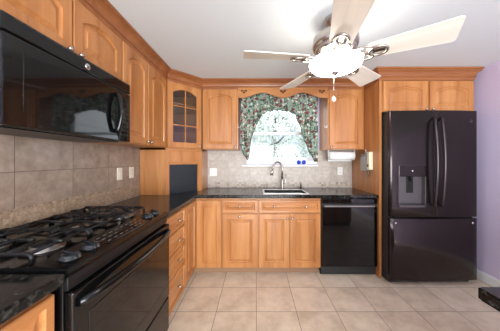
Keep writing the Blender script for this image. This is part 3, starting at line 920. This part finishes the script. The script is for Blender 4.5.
# ------------------------------------------------------------------ curtain
prof = [(-.20, 1.50), (-.16, 1.38), (-.105, 1.295), (-.069, 1.547), (-.035, 1.66), (-.005, 1.735), (.051, 1.85), (.11, 1.91), (.18, 1.935), (.28, 1.945), (.40, 1.930), (.48, 1.905), (.522, 1.85), (.563, 1.747), (.605, 1.645), (.625, 1.54), (.678, 1.428), (.744, 1.290), (.80, 1.272)]
def zb(x):
    for (a, za), (b2, zb_) in zip(prof, prof[1:]):
        if a <= x <= b2: return za + (zb_ - za) * (x - a) / (b2 - a)
    return prof[-1][1]
bm = B(); t = bmesh.new()
nu, nv = 150, 22
rows = []
for i in range(nu + 1):
    x = -.20 + .999 * i / nu
    lo = zb(x) + .006 * math.sin(x * 90); hi = 2.165
    colv = []
    for j in range(nv + 1):
        v_ = j / nv
        z = hi + (lo - hi) * v_
        am = .010 + .012 * v_
        y = 2.64 + am * math.sin(x * 75 + .8 * math.sin(z * 9)) + .006 * math.sin(x * 31 + 2)
        colv.append(t.verts.new((x, y, z)))
    rows.append(colv)
for i in range(nu):
    for j in range(nv):
        f = t.faces.new((rows[i][j], rows[i + 1][j], rows[i + 1][j + 1], rows[i][j + 1])); f.smooth = True
edge_pts = [r_[-1].co.copy() for r_ in rows]
merge(bm, t)
o = obj('curtain', bm, 'floral_cloth')
sm = o.modifiers.new('s', 'SOLIDIFY'); sm.thickness = .002
tag(o, 'green floral swag curtain with long side tails at the window', 'curtain')
bm = B(); tube(bm, edge_pts, .005, 6); obj('hem', bm, 'cloth_edge', o)
c = thing('curtain_rod', 'thin white rod holding the floral curtain behind the scalloped board', 'curtain rod', (.336, 2.64, 2.17))
bm = B(); tube(bm, [(-.556, 0, .0), (.556, 0, .0)], .007, 10); obj('pole', bm, 'white_plastic', c)

# small white hooks on the cabinet sides flanking the window
for i, (x, s, lab) in enumerate(((-.2245, 1, 'small white hook on the cabinet side left of the curtain'), (.8965, -1, 'small white hook on the cabinet side right of the curtain'))):
    c = thing('curtain_hook', lab, 'hook', (x, 2.585, 1.72), 0, 'white curtain hooks')
    bm = B(); box(bm, min(0, s * .004), max(0, s * .004), -.012, .012, -.02, .02, .001, 1); obj('plate', bm, 'white_plastic', c)
    bm = B(); tube(bm, [(s * .003, 0, -.008), (s * .022, 0, -.01), (s * .03, 0, 0), (s * .03, 0, .012)], .004, 8); obj('arm', bm, 'white_plastic', c)

# two blue glass discs on the sill
for x, lab in ((.598, 'round blue ornament on the window sill, the left of the two'), (.668, 'round blue ornament on the window sill, nearest the right curtain tail')):
    bm = B()
    lathe(bm, [(0, -.012), (.022, -.012), (.028, -.006), (.030, 0), (.028, .006), (.022, .012), (.010, .014), (0, .014)], 26, Matrix.Rotation(PI / 2, 4, 'X'))
    o = obj('blue_ornament', bm, 'blue_glass', None, (x, 2.862, 1.2672))
    tag(o, lab, 'ornament', 'blue ornaments on the sill')
    bm = B(); lathe(bm, [(0, .013), (.010, .013), (.010, .017), (0, .019)], 16, Matrix.Rotation(PI / 2, 4, 'X')); obj('boss', bm, 'blue_glass', o)

# ------------------------------------------------------------------ outlets and switch
def plate(name, label, loc, rotz, toggle, mat, w_=.072, h=.115, cat='outlet', group=None):
    c = thing(name, label, cat, loc, rotz, group)
    bm = B(); box(bm, -w_ / 2, w_ / 2, -.006, 0, -h / 2, h / 2, .003); obj('cover_plate', bm, mat, c)
    if toggle:
        bm = B(); box(bm, -.017, .017, -.009, -.005, -.034, .034, .002); sw = obj('rocker', bm, mat, c)
    else:
        for s in (-1, 1):
            bm = B(); box(bm, -.016, .016, -.0085, -.005, s * .024 - .015, s * .024 + .015, .003); so = obj('socket', bm, mat, c)
            bm = B(); box(bm, -.008, -.005, -.0090, -.0080, s * .024 - .005, s * .024 + .007); box(bm, .005, .008, -.0090, -.0080, s * .024 - .005, s * .024 + .007); obj('slot', bm, 'slot_dark', so)
    return c
plate('light_switch', 'ivory rocker switch on the left tiled backsplash, nearer the range', (XL + .0085, 1.923, 1.17), PI / 2, True, 'ivory_plastic', cat='switch')
plate('wall_outlet', 'ivory outlet on the left tiled backsplash, nearer the corner', (XL + .0085, 2.107, 1.172), PI / 2, False, 'ivory_plastic')
plate('light_switch', 'square white double switch on the back tiles beside the appliance garage', (-.602, YB - .0085, 1.13), 0, True, 'white_plastic', w_=.10, h=.11, cat='switch')
plate('wall_outlet', 'white outlet on the back tiles below the paper towels', (1.185, YB - .0085, 1.145), 0, False, 'white_plastic')

# ------------------------------------------------------------------ paper towels
c = thing('paper_towel_holder', 'white bracket holding paper towels below the cabinet right of the window', 'paper towel holder', (1.11, 2.665, 1.431))
bm = B(); box(bm, -.17, .17, -.02, .02, -.004, 0, .001, 1); obj('mounting_plate', bm, 'white_plastic', c)
for s in (-1, 1):
    bm = B(); box(bm, s * .168 - .004, s * .168 + .004, -.018, .018, -.095, -.002, .003); obj('arm', bm, 'white_plastic', c)
bm = B(); tube(bm, [(-.165, 0, -.078), (.165, 0, -.078)], .008, 10); obj('rod', bm, 'white_plastic', c)
bm = B(); lathe(bm, [(.020, -.155), (.055, -.155), (.055, .155), (.020, .155), (.020, -.155)], 32, Matrix.Rotation(PI / 2, 4, 'Y'), cap=False)
box(bm, -.155, .155, .0535, .0545, -.07, .0)
o = obj('paper_towel_roll', bm, 'paper_white', None, (1.11, 2.665, 1.353))
tag(o, 'white paper towel roll hanging in its holder under the right cabinet', 'paper towel roll')
bm = B(); lathe(bm, [(.0185, -.154), (.0198, -.154), (.0198, .154), (.0185, .154), (.0185, -.154)], 24, Matrix.Rotation(PI / 2, 4, 'Y'), cap=False); obj('core', bm, 'cardboard', o)

# ------------------------------------------------------------------ metal holder on the end panel
c = thing('wall_organizer', 'grey metal and cream wall holder hanging on the side of the end panel', 'wall holder', (1.3565, 2.46, 1.17), -PI / 2)
# local x runs towards the camera; local -y sticks out from the panel
bm = B()
box(bm, -.105, .02, -.004, 0, 0, .23, .001, 1); box(bm, -.105, .02, -.05, -.046, 0, .17, .001, 1)
box(bm, -.105, -.101, -.046, -.004, 0, .20, .001, 1); box(bm, .016, .02, -.046, -.004, 0, .20, .001, 1); box(bm, -.105, .02, -.05, 0, 0, .004)
obj('pocket', bm, 'pewter', c)
bm = B(); box(bm, .026, .085, -.045, 0, .015, .225, .006); hs = obj('cream_case', bm, 'cream_card', c)
bm = B()
box(bm, .04, .07, -.0462, -.0445, .05, .08)
obj('label_panel', bm, 'slot_dark', hs)
bm = B(); tube(bm, [(-.06, -.004, .225), (-.06, -.012, .245), (-.06, -.004, .255)], .005, 8); obj('hook', bm, 'white_plastic', c)
bm = B(); tube(bm, [(.03, -.02, .016), (.025, -.02, -.04), (0, -.02, -.075), (-.03, -.02, -.05), (-.035, -.02, .002)], .003, 8); obj('shadow_line', bm, 'pewter', c)  # thin tube standing in for the V-shaped shadow under the holder

# ------------------------------------------------------------------ ceiling fan
c = thing('ceiling_fan', 'five-blade ceiling fan with pale wood blades and a lit glass bowl', 'ceiling fan', (.56, 1.45, 0))
bm = B(); lathe(bm, [(0, 2.299), (.07, 2.299), (.07, 2.285), (.058, 2.262), (.03, 2.245), (.03, 2.19), (0, 2.19)], 32); obj('canopy', bm, 'pewter', c)
bm = B(); lathe(bm, [(0, 2.20), (.07, 2.197), (.125, 2.185), (.150, 2.16), (.155, 2.115), (.148, 2.09), (.136, 2.084), (.142, 2.075), (.125, 2.05), (.08, 2.035), (0, 2.03)], 40); obj('motor_housing', bm, 'nickel', c)
bm = B(); lathe(bm, [(0, 2.032), (.06, 2.030), (.072, 2.018), (.070, 2.003), (.11, 1.994), (.115, 1.988), (.11, 1.982), (.05, 1.980), (.045, 1.95), (.03, 1.935), (.01, 1.926), (0, 1.926)], 40); obj('light_fitter_baffle', bm, 'nickel', c)  # fitter with a wide plate added to hold back the bowl's up-light
bm = B(); lathe(bm, [(.174, 1.990), (.178, 1.981), (.170, 1.962), (.150, 1.945), (.117, 1.932), (.077, 1.925), (.03, 1.922), (0, 1.922)], 48, cap=False); ob = obj('light_bowl', bm, 'lamp_glass', c)
bm = B(); lathe(bm, [(0, 1.926), (.028, 1.922), (.026, 1.914), (.014, 1.906), (.006, 1.898), (0, 1.896)], 20); obj('finial', bm, 'pewter', c)
bm = B(); tube(bm, [(-.014, -.01, 1.905), (-.014, -.01, 1.745)], .0018, 6); ch = obj('pull_chain', bm, 'nickel', c)
bm = B(); lathe(bm, [(0, 1.746), (.005, 1.745), (.013, 1.732), (.015, 1.722), (.011, 1.712), (0, 1.708)], 16, Matrix.Translation((-.014, -.01, 0))); obj('pendant', bm, 'ivory_plastic', ch)
BZ = 2.012
def blade_mesh():
    t = bmesh.new()
    pts = []
    r0, r1 = .21, .648
    w0, w1 = .066, .094
    pts += [(r0, -w0), (r1 - .02, -w1), (r1 - .005, -w1 + .006), (r1, -w1 + .02), (r1, w1 - .02), (r1 - .005, w1 - .006), (r1 - .02, w1), (r0, w0), (r0 - .012, w0 * .6), (r0 - .012, -w0 * .6)]
    f = t.faces.new([t.verts.new((x, y, 0)) for x, y in pts])
    r = bmesh.ops.extrude_face_region(t, geom=[f])
    for e in r['geom']:
        if isinstance(e, bmesh.types.BMVert): e.co.z = .007
    bmesh.ops.recalc_face_normals(t, faces=t.faces)
    bmesh.ops.bevel(t, geom=list(t.edges), offset=.0015, segments=1, affect='EDGES')
    return t
def iron_mesh():
    bm = B()
    tube(bm, [(.09, 0, .035), (.14, 0, .014), (.18, 0, -.006), (.225, 0, -.010)], [.016, .014, .012, .010], 10)
    for sg in (-1, 1):
        tube(bm, [(.185 + .05 * math.cos(a), sg * .034 + .028 * math.sin(a), -.010) for a in [2 * PI * k / 16 for k in range(16)]], .008, 8, closed=True)
    tube(bm, [(.262 + .052 * math.cos(a), .040 * math.sin(a), -.010) for a in [2 * PI * k / 18 for k in range(18)]], .009, 8, closed=True)
    box(bm, .23, .30, -.014, .014, -.010, -.001, .002)
    return bm
bl_me = mesh_of('blade', blade_mesh()); bl_me.materials.append(M['blade_wood'])
ir_me = mesh_of('blade_iron', iron_mesh()); ir_me.materials.append(M['nickel'])
for k in range(5):
    ang = math.radians(41 + 72 * k)
    bl = bpy.data.objects.new('blade', bl_me); col.objects.link(bl); bl.parent = c
    bl.location = (0, 0, BZ)
    bl.rotation_euler = (Matrix.Rotation(ang, 3, 'Z') @ Matrix.Rotation(math.radians(-13), 3, 'X')).to_euler()
    ir = bpy.data.objects.new('blade_iron', ir_me); col.objects.link(ir); ir.parent = bl

# ------------------------------------------------------------------ outside the window
bm = B(); box(bm, -30, 30, 3.6, 60, -.62, -.5); o = struct('ground', bm, 'soil')
def tree(name, label, x, y, h, r, mat, seed):
    rr = random.Random(seed)
    c = thing(name, label, 'tree', (x, y, -.5), 0, 'garden trees beyond the window')
    bm = B(); tube(bm, [(0, 0, 0), (.05, 0, h * .4), (-.05, .05, h * .8), (0, 0, h)], [r * .09, r * .07, r * .05, r * .02], 10)
    for k in range(6):
        a = rr.uniform(0, 2 * PI); z = h * rr.uniform(.35, .75)
        tube(bm, [(0, 0, z), (math.cos(a) * r * .4, math.sin(a) * r * .4, z + h * .12), (math.cos(a) * r * .8, math.sin(a) * r * .8, z + h * .18)], [r * .035, r * .025, r * .01], 6)
    obj('trunk', bm, 'bark', c)
    t = bmesh.new()
    for k in range(1500):
        th = rr.uniform(0, 2 * PI); u = rr.uniform(-1, 1); q = rr.uniform(.35, 1) ** .5
        p = Vector((math.cos(th) * math.sqrt(1 - u * u) * r * q, math.sin(th) * math.sqrt(1 - u * u) * r * q, h * .72 + u * h * .38 * q))
        s = .10 * r * rr.uniform(.5, 1.2)
        e1 = Vector((rr.gauss(0, 1), rr.gauss(0, 1), rr.gauss(0, 1))).normalized(); e2 = e1.orthogonal().normalized()
        t.faces.new([t.verts.new(p + e1 * s), t.verts.new(p + e2 * s * .5), t.verts.new(p - e1 * s), t.verts.new(p - e2 * s * .5)])
    f = obj('foliage', t, mat, c); f['kind'] = 'stuff'
tree('garden_tree', 'leafy tree seen in the left half of the window', -.5, 8.4, 3.6, 1.1, 'leaf', 3)
tree('garden_tree', 'pale leafy tree seen in the middle of the window', 1.0, 10.5, 4.2, 1.3, 'leaf_pale', 5)
tree('garden_tree', 'leafy tree seen in the right part of the window', 4.4, 13.5, 4.6, 1.6, 'leaf', 8)
def shrub(label, x, y, h, r, mat, seed):
    rr = random.Random(seed)
    c = thing('garden_shrub', label, 'shrub', (x, y, -.5), 0, 'garden shrubs beyond the window')
    bm = B()
    for k in range(7):
        a = 2 * PI * k / 7; q = r * .5
        tube(bm, [(.1 * math.cos(a), .1 * math.sin(a), 0), (q * .6 * math.cos(a), q * .6 * math.sin(a), h * .4), (q * math.cos(a), q * math.sin(a), h * .8)], [.03, .02, .008], 6)
    obj('stem', bm, 'bark', c)
    t = bmesh.new()
    for k in range(1600):
        th = rr.uniform(0, 2 * PI); u = rr.uniform(-1, 1); q = rr.uniform(.3, 1) ** .5
        p = Vector((math.cos(th) * math.sqrt(1 - u * u) * r * q, math.sin(th) * math.sqrt(1 - u * u) * r * q, h * .52 + u * h * .48 * q))
        sz = .09 * r * rr.uniform(.5, 1.2)
        e1 = Vector((rr.gauss(0, 1), rr.gauss(0, 1), rr.gauss(0, 1))).normalized(); e2 = e1.orthogonal().normalized()
        t.faces.new([t.verts.new(p + e1 * sz), t.verts.new(p + e2 * sz * .5), t.verts.new(p - e1 * sz), t.verts.new(p - e2 * sz * .5)])
    f = obj('foliage', t, mat, c); f['kind'] = 'stuff'
shrub('tall pale green shrub behind the lower left of the window', -.02, 5.6, 2.5, .55, 'leaf_pale', 21)
shrub('pale green shrub behind the middle of the lower window sash', 1.25, 6.4, 2.5, .58, 'leaf', 22)
shrub('pale green shrub behind the lower right of the window', 2.6, 6.0, 2.4, .60, 'leaf_pale', 23)
c = thing('neighbor_house', 'pale house seen through the upper window panes beyond the trees', 'house', (1.0, 22, -.5))
bm = B(); box(bm, -5, 5, 0, 7, 0, 3.4); obj('walls', bm, 'siding', c)
bm = B(); t = bmesh.new()
pr = [(-.5, 3.4), (3.5, 5.6), (7.5, 3.4)]
a = [t.verts.new((-5.4, y, z)) for y, z in pr]; b_ = [t.verts.new((5.4, y, z)) for y, z in pr]
for i in range(3):
    j = (i + 1) % 3; t.faces.new((a[i], a[j], b_[j], b_[i]))
t.faces.new(a); t.faces.new(b_); bmesh.ops.recalc_face_normals(t, faces=t.faces); merge(bm, t); obj('roof', bm, 'shingle', c)
for x in (-3, 0, 3):
    bm = B(); box(bm, x - .5, x + .5, -.03, .0, 1.2, 2.6); obj('house_window', bm, 'slot_dark', c)
